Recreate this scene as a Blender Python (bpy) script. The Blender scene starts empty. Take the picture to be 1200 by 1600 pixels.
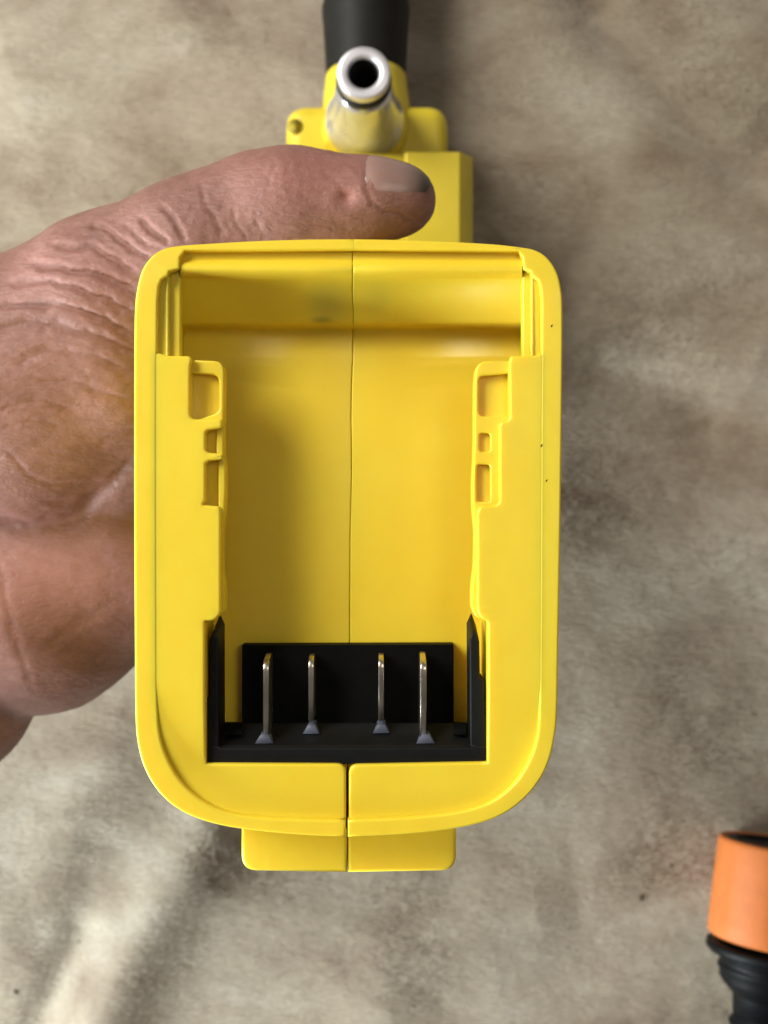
import bpy, bmesh, math, random
import numpy as np
from mathutils import Vector, Matrix, noise as mnoise
from mathutils.bvhtree import BVHTree
from mathutils.geometry import delaunay_2d_cdt

# ------------------------------------------------------------------ camera, world, lamps, exposure
scene = bpy.context.scene
COL = scene.collection
MM = 0.001
F = 1786.0            # focal length in photo pixels (1600 high)
D0 = 200.0            # camera height above the rim of the battery bay, mm

cam_data = bpy.data.cameras.new('camera')
cam = bpy.data.objects.new('camera', cam_data); COL.objects.link(cam)
cam.location = (0, 0, D0 * MM)
cam_data.sensor_fit = 'VERTICAL'; cam_data.sensor_height = 36.0
cam_data.lens = 36.0 * F / 1600.0
cam_data.clip_start = 0.01; cam_data.clip_end = 50
cam_data.dof.use_dof = True
cam_data.dof.focus_distance = 0.205
cam_data.dof.aperture_fstop = 23
scene.camera = cam

world = bpy.data.worlds.new('World'); scene.world = world; world.use_nodes = True
bg = world.node_tree.nodes['Background']
bg.inputs['Color'].default_value = (1.0, 0.93, 0.84, 1)
bg.inputs['Strength'].default_value = 0.125

def area(name, loc, target, sx, sy, power, color):
    d = bpy.data.lights.new(name, 'AREA'); d.shape = 'RECTANGLE'; d.size = sx; d.size_y = sy
    d.energy = power; d.color = color
    o = bpy.data.objects.new(name, d); COL.objects.link(o)
    o.location = loc
    o.rotation_euler = (Vector(target) - Vector(loc)).to_track_quat('-Z', 'Y').to_euler()
    return o
area('window_light', (-0.80, 0.56, 0.62), (0, 0, -0.05), 0.62, 0.52, 18.6, (1.0, 0.98, 0.91))
area('side_window_light', (-0.66, -0.38, 0.02), (-0.05, -0.16, -0.2), 0.42, 0.30, 16.5, (0.86, 0.96, 1.0))
area('ceiling_light', (0.50, 0.35, 1.2), (0, 0, 0), 0.40, 0.40, 2.4, (1.0, 0.95, 0.88))

scene.view_settings.view_transform = 'Standard'
scene.view_settings.look = 'None'
scene.view_settings.exposure = 0.0
scene.view_settings.gamma = 1.0

# ------------------------------------------------------------------ helpers
def P(px, py, z):
    """photo pixel on the horizontal plane z (mm) -> point in mm"""
    s = (D0 - z) / F
    return ((px - 600) * s, (800 - py) * s, z)

def tag(o, label=None, cat=None, group=None, kind=None):
    if label: o['label'] = label
    if cat: o['category'] = cat
    if group: o['group'] = group
    if kind: o['kind'] = kind
    return o

def empty(name, loc_mm):
    o = bpy.data.objects.new(name, None); COL.objects.link(o)
    o.location = Vector(loc_mm) * MM; o.empty_display_size = 0.01
    return o

def link_mesh(name, verts, faces, mat, parent=None, smooth=True, wn=False):
    """verts in world mm"""
    me = bpy.data.meshes.new(name)
    off = Vector((0, 0, 0))
    if parent is not None:
        p = parent
        while p is not None:
            off += Vector(p.location); p = p.parent
    v = np.asarray(verts, dtype=float) * MM - np.array(off)
    me.from_pydata(v.tolist(), [], [tuple(map(int, f)) for f in faces])
    me.update()
    bm = bmesh.new(); bm.from_mesh(me)
    bmesh.ops.remove_doubles(bm, verts=bm.verts, dist=1e-7)
    bmesh.ops.recalc_face_normals(bm, faces=bm.faces)
    bm.to_mesh(me); bm.free()
    if smooth: me.shade_smooth()
    me.materials.append(mat)
    o = bpy.data.objects.new(name, me); COL.objects.link(o)
    if parent is not None: o.parent = parent
    if wn:
        m = o.modifiers.new('wn', 'WEIGHTED_NORMAL'); m.weight = 100; m.keep_sharp = True
    return o

class MB:
    """collects several solids into one mesh"""
    def __init__(s): s.v = []; s.f = []
    def add(s, v, f):
        n = len(s.v); s.v += [tuple(a) for a in v]; s.f += [tuple(i + n for i in q) for q in f]
    def build(s, name, mat, parent=None, **k):
        return link_mesh(name, s.v, s.f, mat, parent, **k)

def area2(p):
    return 0.5 * sum(p[i][0] * p[(i + 1) % len(p)][1] - p[(i + 1) % len(p)][0] * p[i][1] for i in range(len(p)))

def rounded(pts, seg=5):
    """pts (x, y[, r]) -> polygon with corners of radius r rounded"""
    out = []; n = len(pts)
    for i in range(n):
        p = Vector(pts[i][:2]); r = pts[i][2] if len(pts[i]) > 2 else 0
        if r <= 0: out.append((p.x, p.y)); continue
        a = Vector(pts[i - 1][:2]) - p; b = Vector(pts[(i + 1) % n][:2]) - p
        la, lb = a.length, b.length; a /= la; b /= lb
        r = min(r, la * .49, lb * .49)
        s, e = p + a * r, p + b * r
        for k in range(seg + 1):
            t = k / seg
            q = s * (1 - t) ** 2 + p * 2 * t * (1 - t) + e * t * t
            out.append((q.x, q.y))
    return out

def clean(p):
    out = []
    for a in p:
        if not out or (abs(a[0] - out[-1][0]) + abs(a[1] - out[-1][1])) > 1e-4: out.append(tuple(a))
    if (abs(out[0][0] - out[-1][0]) + abs(out[0][1] - out[-1][1])) < 1e-4: out.pop()
    return out

def offset_in(p, d):
    n = len(p); out = []
    for i in range(n):
        a = Vector(p[i - 1]); b = Vector(p[i]); c = Vector(p[(i + 1) % n])
        e1 = (b - a).normalized(); e2 = (c - b).normalized()
        n1 = Vector((-e1.y, e1.x)); n2 = Vector((-e2.y, e2.x))
        m = n1 + n2
        if m.length < 1e-6: m = n1.copy()
        m.normalize(); k = d / max(m.dot(n1), 0.35)
        out.append((b.x + m.x * k, b.y + m.y * k))
    return out

def inside(pt, poly):
    x, y = pt; c = False; j = len(poly) - 1
    for i in range(len(poly)):
        xi, yi = poly[i]; xj, yj = poly[j]
        if (yi > y) != (yj > y) and x < (xj - xi) * (y - yi) / (yj - yi) + xi: c = not c
        j = i
    return c

def solid(outer, holes, zt, zb, r, mb, zfun=None, nr=4, bottom=False, floors=None):
    """prism of polygon 'outer' (mm) with holes; upper edges rounded by r"""
    outer = clean(outer)
    if area2(outer) < 0: outer = outer[::-1]
    if zfun:
        o2 = []
        for i_ in range(len(outer)):
            a_, b_ = outer[i_], outer[(i_ + 1) % len(outer)]; m_ = max(1, int(math.hypot(b_[0] - a_[0], b_[1] - a_[1]) / 1.5))
            o2 += [(a_[0] + (b_[0] - a_[0]) * k_ / m_, a_[1] + (b_[1] - a_[1]) * k_ / m_) for k_ in range(m_)]
        outer = o2
    hs = []
    for h in holes:
        h = clean(h)
        if area2(h) > 0: h = h[::-1]
        hs.append(h)
    V = []; Fc = []; caps = []
    for li, loop in enumerate([outer] + hs):
        n = len(loop); rings = []
        zl = zb if (li == 0 or floors is None) else floors[li - 1]
        rings.append([(x, y, zl) for x, y in loop])
        if li and floors is not None: Fc.append(tuple(len(V) + i for i in range(n)))
        for k in range(nr + 1):
            th = math.pi / 2 * k / nr
            o = r * (1 - math.cos(th)); dz = r * (1 - math.sin(th))
            rings.append([(x, y, zt - dz) for x, y in offset_in(loop, o)])
        base = len(V)
        for ri in rings: V += ri
        for k in range(len(rings) - 1):
            for i in range(n):
                a = base + k * n + i; b = base + k * n + (i + 1) % n
                Fc.append((a, b, b + n, a + n))
        caps.append((base + (len(rings) - 1) * n, n, rings[-1], base))
    cv = []; ids = []; ed = []
    for st, n, ring, b0 in caps:
        s0 = len(cv)
        for i, q in enumerate(ring):
            cv.append(Vector(q[:2])); ids.append(st + i); ed.append((s0 + i, s0 + (i + 1) % n))
    if zfun:      # inner points so that the bent face stays smooth
        big = [q[:2] for q in caps[0][2]]; hol = [[q[:2] for q in c[2]] for c in caps[1:]]
        bx = [q[0] for q in big]; by = [q[1] for q in big]; st_ = 1.7
        gx = min(bx) + st_ / 2
        while gx < max(bx):
            gy = min(by) + st_ / 2
            while gy < max(by):
                if inside((gx, gy), big) and not any(inside((gx, gy), h_) for h_ in hol) and min((gx - q[0]) ** 2 + (gy - q[1]) ** 2 for q in big) > .5: cv.append(Vector((gx, gy)))
                gy += st_
            gx += st_
    rv, re_, rf, ov, oe, of = delaunay_2d_cdt(cv, ed, [], 1, 1e-6)
    polys = [[q[:2] for q in c[2]] for c in caps]
    mp = []
    for i, q in enumerate(rv):
        if ov[i] and ov[i][0] < len(ids): mp.append(ids[ov[i][0]])
        else: V.append((q.x, q.y, zt)); mp.append(len(V) - 1)
    for t in rf:
        c = sum((rv[i] for i in t), Vector((0, 0))) / len(t)
        if not inside(c, polys[0]) or any(inside(c, h) for h in polys[1:]): continue
        Fc.append(tuple(mp[i] for i in t))
    if bottom:
        st, n, ring, b0 = caps[0]
        Fc.append(tuple(b0 + i for i in range(n))[::-1])
    if zfun: V = [(x, y, z + zfun(x, y)) for x, y, z in V]
    mb.add(V, Fc)

def pxpoly(pts, z, seg=5):
    """photo pixel polygon (with corner radii in px) at height z -> mm polygon"""
    return [P(x, y, z)[:2] for x, y in rounded(pts, seg)]

def loft(rings, closed=True, cap=True):
    V = []; Fc = []; n = len(rings[0])
    for r in rings: V += [tuple(q) for q in r]
    for k in range(len(rings) - 1):
        for i in range(n if closed else n - 1):
            a = k * n + i; b = k * n + (i + 1) % n
            Fc.append((a, b, b + n, a + n))
    if cap:
        Fc.append(tuple(range(n))[::-1]); Fc.append(tuple(range((len(rings) - 1) * n, len(rings) * n)))
    return V, Fc

def lathe(origin, axis, prof, seg=64, up=(1, 0, 0), cap=True):
    """prof: list of (t along the axis, radius) in mm"""
    ax = Vector(axis).normalized(); u = Vector(up); u = (u - ax * u.dot(ax)).normalized(); w = ax.cross(u)
    o = Vector(origin); rings = []
    for t, r in prof:
        rings.append([o + ax * t + (u * math.cos(a) + w * math.sin(a)) * max(r, 1e-3)
                      for a in [2 * math.pi * i / seg for i in range(seg)]])
    return loft(rings, True, cap)

def rbox(x0, x1, y0, y1, z0, z1, r, seg=4, taper=0.0, e=None):
    """box with all edges rounded; returns V, F in mm"""
    bm = bmesh.new(); bmesh.ops.create_cube(bm, size=1)
    for v in bm.verts:
        s = 1 - taper * (v.co.z + .5)
        v.co = Vector(((x0 + x1) / 2 + v.co.x * (x1 - x0) * s, (y0 + y1) / 2 + v.co.y * (y1 - y0) * s, z0 + (v.co.z + .5) * (z1 - z0)))
    bmesh.ops.bevel(bm, geom=bm.edges[:], offset=r, segments=seg, profile=.5, affect='EDGES')
    bm.verts.index_update()
    V = [tuple(v.co) for v in bm.verts]; Fc = [tuple(v.index for v in f.verts) for f in bm.faces]
    bm.free(); return V, Fc

# ------------------------------------------------------------------ materials
def mat_base(name):
    m = bpy.data.materials.new(name); m.use_nodes = True
    nt = m.node_tree; b = nt.nodes['Principled BSDF']
    return m, nt, b
def N(nt, t, **k):
    n = nt.nodes.new(t)
    for a, v in k.items():
        if a in n.inputs: n.inputs[a].default_value = v
        else: setattr(n, a, v)
    return n
def L(nt, a, b): nt.links.new(a, b)
def coords(nt):
    g = N(nt, 'ShaderNodeNewGeometry'); return g.outputs['Position']
def noise_(nt, vec, scale, detail=4, rough=.55, dist=0):
    n = N(nt, 'ShaderNodeTexNoise'); n.inputs['Scale'].default_value = scale
    n.inputs['Detail'].default_value = detail; n.inputs['Roughness'].default_value = rough
    n.inputs['Distortion'].default_value = dist
    L(nt, vec, n.inputs['Vector']); return n
def ramp(nt, fac, stops):
    r = N(nt, 'ShaderNodeValToRGB'); L(nt, fac, r.inputs['Fac'])
    els = r.color_ramp.elements
    while len(els) > 1: els.remove(els[-1])
    els[0].position = stops[0][0]; els[0].color = stops[0][1] if len(stops[0][1]) == 4 else (*stops[0][1], 1)
    for p, c in stops[1:]:
        e = els.new(p); e.color = (*c, 1) if len(c) == 3 else c
    return r
def bump(nt, h, strength, dist, b, prev=None):
    n = N(nt, 'ShaderNodeBump'); n.inputs['Strength'].default_value = strength; n.inputs['Distance'].default_value = dist
    L(nt, h, n.inputs['Height'])
    if prev: L(nt, prev.outputs['Normal'], n.inputs['Normal'])
    L(nt, n.outputs['Normal'], b.inputs['Normal']); return n

def yellow_plastic(name, c1, c2, rough, sss=0.28):
    m, nt, b = mat_base(name); pos = coords(nt)
    n1 = noise_(nt, pos, 45, 3)
    r = ramp(nt, n1.outputs['Fac'], [(.35, c1), (.68, c2)])
    # rubbed greyish marks
    L(nt, r.outputs['Color'], b.inputs['Base Color'])
    b.inputs['IOR'].default_value = 1.47
    b.inputs['Subsurface Weight'].default_value = sss
    b.inputs['Subsurface Radius'].default_value = (1.0, .42, .05)
    b.inputs['Subsurface Scale'].default_value = 0.003
    n2 = noise_(nt, pos, 160, 4)
    rr = N(nt, 'ShaderNodeMapRange'); rr.inputs['To Min'].default_value = rough - .06; rr.inputs['To Max'].default_value = rough + .08
    L(nt, n2.outputs['Fac'], rr.inputs['Value']); L(nt, rr.outputs['Result'], b.inputs['Roughness'])
    n3 = noise_(nt, pos, 4200, 2); bp = bump(nt, n3.outputs['Fac'], .10, .00006, b)
    n4 = noise_(nt, pos, 110, 2); bump(nt, n4.outputs['Fac'], .25, .0006, b, bp)
    return m
M_Y = yellow_plastic('yellow_plastic', (.86, .615, .034), (.88, .655, .044), .36)
# the inside of the top wall carries a grey-green rubbed smudge
def smudged():
    m = yellow_plastic('yellow_plastic_smudged', (.86, .615, .034), (.88, .655, .044), .36)
    nt = m.node_tree; b = nt.nodes['Principled BSDF']
    src = b.inputs['Base Color'].links[0].from_socket
    pos = coords(nt)
    c = P(512, 478, -9)
    mix = None
    for (px, py, rx, ry, col, am) in ((512, 480, 5.2, 4.0, (.20, .24, .06), .42), (590, 470, 3.2, 3.2, (.3, .34, .05), .22), (505, 505, 2.2, .7, (.16, .15, .03), .5)):
        c = P(px, py, -9 if py < 500 else -14)
        sub = N(nt, 'ShaderNodeVectorMath', operation='SUBTRACT'); L(nt, pos, sub.inputs[0]); sub.inputs[1].default_value = (c[0] * MM, c[1] * MM, c[2] * MM)
        dv = N(nt, 'ShaderNodeVectorMath', operation='DIVIDE'); L(nt, sub.outputs[0], dv.inputs[0]); dv.inputs[1].default_value = (rx * MM, ry * MM, 30 * MM)
        ln = N(nt, 'ShaderNodeVectorMath', operation='LENGTH'); L(nt, dv.outputs[0], ln.inputs[0])
        mr = N(nt, 'ShaderNodeMapRange'); mr.interpolation_type = 'SMOOTHSTEP'
        mr.inputs['From Min'].default_value = 1.3; mr.inputs['From Max'].default_value = 0.0; mr.inputs['To Max'].default_value = am
        L(nt, ln.outputs['Value'], mr.inputs['Value'])
        mx = N(nt, 'ShaderNodeMix', data_type='RGBA'); L(nt, mr.outputs['Result'], mx.inputs['Factor'])
        L(nt, src, mx.inputs['A']); mx.inputs['B'].default_value = (*col, 1); src = mx.outputs['Result']
    L(nt, src, b.inputs['Base Color']); return m
M_YS = smudged()
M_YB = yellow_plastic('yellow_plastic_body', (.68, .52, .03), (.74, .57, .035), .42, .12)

def plain(name, col, rough, metal=0.0, bs=0.0, bscale=900, bd=.0001, var=0.25, spec=.5):
    m, nt, b = mat_base(name); pos = coords(nt)
    n1 = noise_(nt, pos, 220, 5)
    lo = tuple(c * (1 - var) for c in col); hi = tuple(min(1, c * (1 + var)) for c in col)
    r = ramp(nt, n1.outputs['Fac'], [(.3, lo), (.7, hi)]); L(nt, r.outputs['Color'], b.inputs['Base Color'])
    b.inputs['Roughness'].default_value = rough; b.inputs['Metallic'].default_value = metal
    b.inputs['Specular IOR Level'].default_value = spec
    if bs: n2 = noise_(nt, pos, bscale, 3); bump(nt, n2.outputs['Fac'], bs, bd, b)
    return m
M_BLK = plain('black_nylon', (.004, .0045, .005), .5, spec=.24, bs=.35, bscale=1500, bd=.0001)
M_BLK2 = plain('black_nylon_dull', (.0018, .0018, .0016), .65, bs=.3, bscale=1500, bd=.0001, spec=.10)
M_WEDGE = plain('grey_blue_lit_plastic', (.075, .085, .12), .5, bs=.2)  # grey-blue, lightened: the light on the wedge faces is put into the colour
M_TUBE = plain('black_tube', (.008, .007, .0055), .58, spec=.25, bs=.15, bscale=400)
M_STEEL = plain('plated_steel', (.62, .56, .47), .30, 1.0, bs=.2, bscale=900, bd=.00008)
M_CHROME = plain('polished_steel', (.70, .70, .72), .2, .70, bs=.05, bscale=300, bd=.0001, var=.06)
M_CHROME2 = plain('brushed_steel_ring', (.84, .81, .84), .42, .75, bs=.3, bscale=700, bd=.0001, var=.06)
M_RUB = plain('black_rubber', (.01, .01, .011), .5)
M_ORG = plain('orange_plastic', (.47, .13, .028), .60, spec=.3, bs=.12, bscale=250, bd=.0003, var=.06)
M_CONB = plain('black_connector_plastic', (.002, .0026, .003), .5, spec=.16, bs=.2, bscale=400)
M_HOLE = plain('dark_bore', (.004, .004, .004), .8, var=0)

def skin():
    m, nt, b = mat_base('skin'); pos = coords(nt)
    n1 = noise_(nt, pos, 38, 5, .6, .6)
    r1 = ramp(nt, n1.outputs['Fac'], [(.30, (.205, .096, .076)), (.50, (.285, .142, .115)), (.70, (.36, .190, .165))])
    n2 = noise_(nt, pos, 420, 4, .7)
    r2 = ramp(nt, n2.outputs['Fac'], [(.35, (.82, .76, .72)), (.62, (1.06, 1.04, 1.04))])
    mx = N(nt, 'ShaderNodeMix', data_type='RGBA', blend_type='MULTIPLY'); mx.inputs['Factor'].default_value = .8
    L(nt, r1.outputs['Color'], mx.inputs['A']); L(nt, r2.outputs['Color'], mx.inputs['B'])
    att = N(nt, 'ShaderNodeAttribute', attribute_name='red')      # ruddy knuckle and web, a property of the skin
    mx2 = N(nt, 'ShaderNodeMix', data_type='RGBA'); L(nt, att.outputs['Fac'], mx2.inputs['Factor'])
    L(nt, mx.outputs['Result'], mx2.inputs['A']); mx2.inputs['B'].default_value = (.38, .155, .13, 1)
    L(nt, mx2.outputs['Result'], b.inputs['Base Color'])
    b.inputs['Subsurface Weight'].default_value = .25
    b.inputs['Subsurface Radius'].default_value = (1, .35, .2); b.inputs['Subsurface Scale'].default_value = .0025
    b.inputs['Roughness'].default_value = .52; b.inputs['Specular IOR Level'].default_value = .4
    # fine skin relief: stretched lines across the hand and cell pattern
    mp = N(nt, 'ShaderNodeMapping'); mp.inputs['Rotation'].default_value = (0, 0, .25); mp.inputs['Scale'].default_value = (1, 3.2, 1)
    L(nt, pos, mp.inputs['Vector'])
    n3 = noise_(nt, mp.outputs['Vector'], 330, 5, .6, .8)
    b1 = bump(nt, n3.outputs['Fac'], .55, .0007, b)
    v = N(nt, 'ShaderNodeTexVoronoi', feature='DISTANCE_TO_EDGE'); v.inputs['Scale'].default_value = 900; L(nt, pos, v.inputs['Vector'])
    bump(nt, v.outputs['Distance'], .35, .0002, b, b1)
    return m
M_SKIN = skin()
def nailmat():
    m, nt, b = mat_base('nail'); pos = coords(nt)
    mp = N(nt, 'ShaderNodeMapping'); mp.inputs['Scale'].default_value = (.15, 1, 1); L(nt, pos, mp.inputs['Vector'])
    n1 = noise_(nt, mp.outputs['Vector'], 900, 3)
    att = N(nt, 'ShaderNodeAttribute', attribute_name='tip')
    r = ramp(nt, att.outputs['Fac'], [(0, (.36, .24, .21)), (.16, (.33, .195, .165)), (.55, (.29, .18, .155)), (.80, (.21, .14, .115)), (.93, (.09, .07, .055)), (1, (.045, .035, .03))])
    L(nt, r.outputs['Color'], b.inputs['Base Color'])
    b.inputs['Roughness'].default_value = .3
    b.inputs['Subsurface Weight'].default_value = .15; b.inputs['Subsurface Scale'].default_value = .001
    bump(nt, n1.outputs['Fac'], .3, .0002, b); return m
M_NAIL = nailmat()

def fleece():
    m, nt, b = mat_base('fleece'); pos = coords(nt)
    mp = N(nt, 'ShaderNodeMapping'); mp.inputs['Rotation'].default_value = (0, 0, .45); mp.inputs['Scale'].default_value = (.62, 1.0, 1)
    L(nt, pos, mp.inputs['Vector'])
    n1 = noise_(nt, mp.outputs['Vector'], 34, 8, .62, .35)     # pile lying in different directions
    r1 = ramp(nt, n1.outputs['Fac'], [(.30, (.215, .160, .112)), (.43, (.285, .231, .170)), (.56, (.345, .292, .222)), (.72, (.41, .365, .293))])
    n2 = noise_(nt, pos, 6.5, 3, .5)
    r2 = ramp(nt, n2.outputs['Fac'], [(.36, (.88, .82, .79)), (.62, (1.04, 1.04, 1.02))])
    mx = N(nt, 'ShaderNodeMix', data_type='RGBA', blend_type='MULTIPLY'); mx.inputs['Factor'].default_value = .85
    L(nt, r1.outputs['Color'], mx.inputs['A']); L(nt, r2.outputs['Color'], mx.inputs['B'])
    mp2 = N(nt, 'ShaderNodeMapping'); mp2.inputs['Rotation'].default_value = (0, 0, .45); mp2.inputs['Scale'].default_value = (.3, 1, 1); L(nt, pos, mp2.inputs['Vector'])
    n4 = noise_(nt, mp2.outputs['Vector'], 900, 3, .6, .5)
    r4 = ramp(nt, n4.outputs['Fac'], [(.34, (.86, .85, .84)), (.62, (1.05, 1.05, 1.05))])
    mx3 = N(nt, 'ShaderNodeMix', data_type='RGBA', blend_type='MULTIPLY'); mx3.inputs['Factor'].default_value = .7
    L(nt, mx.outputs['Result'], mx3.inputs['A']); L(nt, r4.outputs['Color'], mx3.inputs['B'])
    L(nt, mx3.outputs['Result'], b.inputs['Base Color'])
    b.inputs['Roughness'].default_value = .95; b.inputs['Specular IOR Level'].default_value = .1
    b.inputs['Sheen Weight'].default_value = .35; b.inputs['Sheen Roughness'].default_value = .5
    b1 = bump(nt, n4.outputs['Fac'], .6, .0007, b)
    n3 = noise_(nt, mp.outputs['Vector'], 120, 5, .6); bump(nt, n3.outputs['Fac'], .35, .0018, b, b1)
    return m
M_FLEECE = fleece()

# ------------------------------------------------------------------ blanket
BZ = -214.0
def seg_dist(X, Y, ax, ay, bx, by):
    dx, dy = bx - ax, by - ay
    t = np.clip(((X - ax) * dx + (Y - ay) * dy) / (dx * dx + dy * dy), 0, 1)
    return np.hypot(X - ax - t * dx, Y - ay - t * dy), t
def poly_dist(X, Y, pts):
    """distance to a polyline, its signed side and the parameter 0..1 along it"""
    best = np.full(X.shape, 1e9); side = np.zeros(X.shape); par = np.zeros(X.shape)
    n = len(pts) - 1
    for i in range(n):
        (ax, ay), (bx, by) = pts[i], pts[i + 1]
        d, t = seg_dist(X, Y, ax, ay, bx, by)
        s = (bx - ax) * (Y - ay) - (by - ay) * (X - ax)
        m = d < best
        best[m] = d[m]; side[m] = np.sign(s[m]); par[m] = (i + t[m]) / n
    return best, side, par
def vnoise(X, Y, scale, seed=0, octv=3):
    rng = np.random.RandomState(seed); out = np.zeros(X.shape); amp = 1; tot = 0
    for o in range(octv):
        T = rng.rand(256, 256)
        x = X / scale * 2 ** o + 57.3 * o; y = Y / scale * 2 ** o + 31.7 * o
        xi = np.floor(x).astype(int); yi = np.floor(y).astype(int); fx = x - xi; fy = y - yi
        fx = fx * fx * (3 - 2 * fx); fy = fy * fy * (3 - 2 * fy)
        a = T[xi % 256, yi % 256]; b = T[(xi + 1) % 256, yi % 256]; c = T[xi % 256, (yi + 1) % 256]; d = T[(xi + 1) % 256, (yi + 1) % 256]
        out += amp * ((a * (1 - fx) + b * fx) * (1 - fy) + (c * (1 - fx) + d * fx) * fy - .5); tot += amp; amp *= .5
    return out / tot
def bl(px, py): return P(px, py, BZ)[:2]
def blanket_height(X, Y):
    Z = 8 * vnoise(X, Y, 110, 3, 1) + 1.0 * vnoise(X, Y, 34, 5, 2) + 0.35 * vnoise(X, Y, 7, 7, 2)
    # diagonal fold lower left: a crest with a steep side towards the right
    d, s, t = poly_dist(X, Y, [bl(420, 1180), bl(335, 1290), bl(255, 1400), bl(200, 1500), bl(150, 1620), bl(90, 1800)])
    sd = d * s
    w = np.clip((t - .0) / .2, 0, 1)
    Z += w * 9.5 * np.where(sd < 0, np.exp(-(sd / 12.5) ** 2), np.exp(-(sd / 15.0) ** 2)) if FOLD_SIDE < 0 else w * 9.5 * np.where(sd > 0, np.exp(-(sd / 12.5) ** 2), np.exp(-(sd / 15.0) ** 2))
    for pts, h, wd in (([bl(900, -60), bl(1010, 70), bl(1110, 190), bl(1260, 300)], -6.0, 15),
                       ([bl(1000, -80), bl(1130, 60), bl(1260, 150)], 5.0, 18),
                       ([bl(880, 560), bl(1000, 590), bl(1120, 640), bl(1280, 650)], -3.5, 11),
                       ([bl(880, 510), bl(1020, 530), bl(1250, 590)], 3.0, 16),
                       ([bl(-60, 1500), bl(60, 1400), bl(130, 1250), bl(210, 1120)], 2.0, 14),
                       ([bl(40, 1650), bl(95, 1530), bl(140, 1420)], -2.2, 7),
                       ([bl(-40, 120), bl(150, 60), bl(330, -40)], 3.0, 20),
                       ([bl(560, 1620), bl(620, 1500), bl(760, 1420), bl(900, 1400)], 2.2, 18)):
        d, s, t = poly_dist(X, Y, pts)
        Z += 1.35 * h * np.exp(-(d / wd) ** 2) * np.clip(np.minimum(t, 1 - t) * 5 + .25, 0, 1)
    # the pile lies pressed under the tool and the connector
    return BZ + Z * 0.9
FOLD_SIDE = -1
xs = np.concatenate([np.linspace(-700, -190, 40)[:-1], np.arange(-190, 191, 1.3), np.linspace(190, 700, 40)[1:]])
ys = np.concatenate([np.linspace(-700, -215, 40)[:-1], np.arange(-215, 216, 1.3), np.linspace(215, 700, 40)[1:]])
GX, GY = np.meshgrid(xs, ys)
GZ = blanket_height(GX, GY)
nx, ny = len(xs), len(ys)
idx = np.arange(nx * ny).reshape(ny, nx)
fq = np.stack([idx[:-1, :-1], idx[:-1, 1:], idx[1:, 1:], idx[1:, :-1]], -1).reshape(-1, 4)
me = bpy.data.meshes.new('blanket')
me.from_pydata((np.stack([GX, GY, GZ], -1).reshape(-1, 3) * MM).tolist(), [], fq.tolist())
me.shade_smooth(); me.materials.append(M_FLEECE)
blanket = bpy.data.objects.new('blanket', me); COL.objects.link(blanket)
tag(blanket, 'beige mottled plush fleece blanket spread out under the yellow tool', 'blanket')

# short pile standing on the blanket where it is seen
rng = np.random.RandomState(9); NP = 300000
bx_ = rng.uniform(-160, 165, NP); by_ = rng.uniform(-205, 205, NP)
e_ = .8; z0 = blanket_height(bx_, by_)
gx_ = (blanket_height(bx_ + e_, by_) - z0) / e_; gy_ = (blanket_height(bx_, by_ + e_) - z0) / e_
fa = 2.6 + 5.5 * vnoise(bx_, by_, 55, 61, 3) + rng.normal(0, .4, NP)
ln = rng.uniform(.8, 1.9, NP); wdt = rng.uniform(.14, .26, NP); tl = rng.uniform(.12, .5, NP)
dx_, dy_ = np.cos(fa) * np.cos(tl), np.sin(fa) * np.cos(tl)
sx2, sy2 = -np.sin(fa), np.cos(fa)
z0 = z0 - .1
A_ = np.stack([bx_ - sx2 * wdt, by_ - sy2 * wdt, z0], -1); B_ = np.stack([bx_ + sx2 * wdt, by_ + sy2 * wdt, z0], -1)
C_ = np.stack([bx_ + dx_ * ln, by_ + dy_ * ln, z0 + ln * np.sin(tl) + ln * (gx_ * dx_ + gy_ * dy_)], -1)
pv = np.stack([B_, A_, C_], 1).reshape(-1, 3) * MM
pm = bpy.data.meshes.new('pile'); pm.vertices.add(NP * 3); pm.loops.add(NP * 3); pm.polygons.add(NP)
pm.vertices.foreach_set('co', pv.ravel()); pm.loops.foreach_set('vertex_index', np.arange(NP * 3)); pm.polygons.foreach_set('loop_start', np.arange(0, NP * 3, 3)); pm.polygons.foreach_set('loop_total', np.full(NP, 3))
pm.update(); pm.shade_smooth()
nn = np.stack([-np.repeat(gx_, 3), -np.repeat(gy_, 3), np.ones(NP * 3)], -1) + np.repeat(np.stack([dx_, dy_, 0 * dx_], -1) * .25, 3, 0)
nn /= np.linalg.norm(nn, axis=1)[:, None]; pm.normals_split_custom_set_from_vertices(nn.tolist())
pm.materials.append(M_FLEECE)
pile = bpy.data.objects.new('pile', pm); COL.objects.link(pile); pile.parent = blanket; pile['kind'] = 'stuff'

def bz_at(x, y): return float(blanket_height(np.array([[x]], float), np.array([[y]], float))[0, 0])

# ------------------------------------------------------------------ the tool
tool = empty('pressure_washer', (-4, 60, -212))
tag(tool, 'yellow cordless pressure washer gun with open empty battery bay facing the camera', 'power tool')

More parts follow.
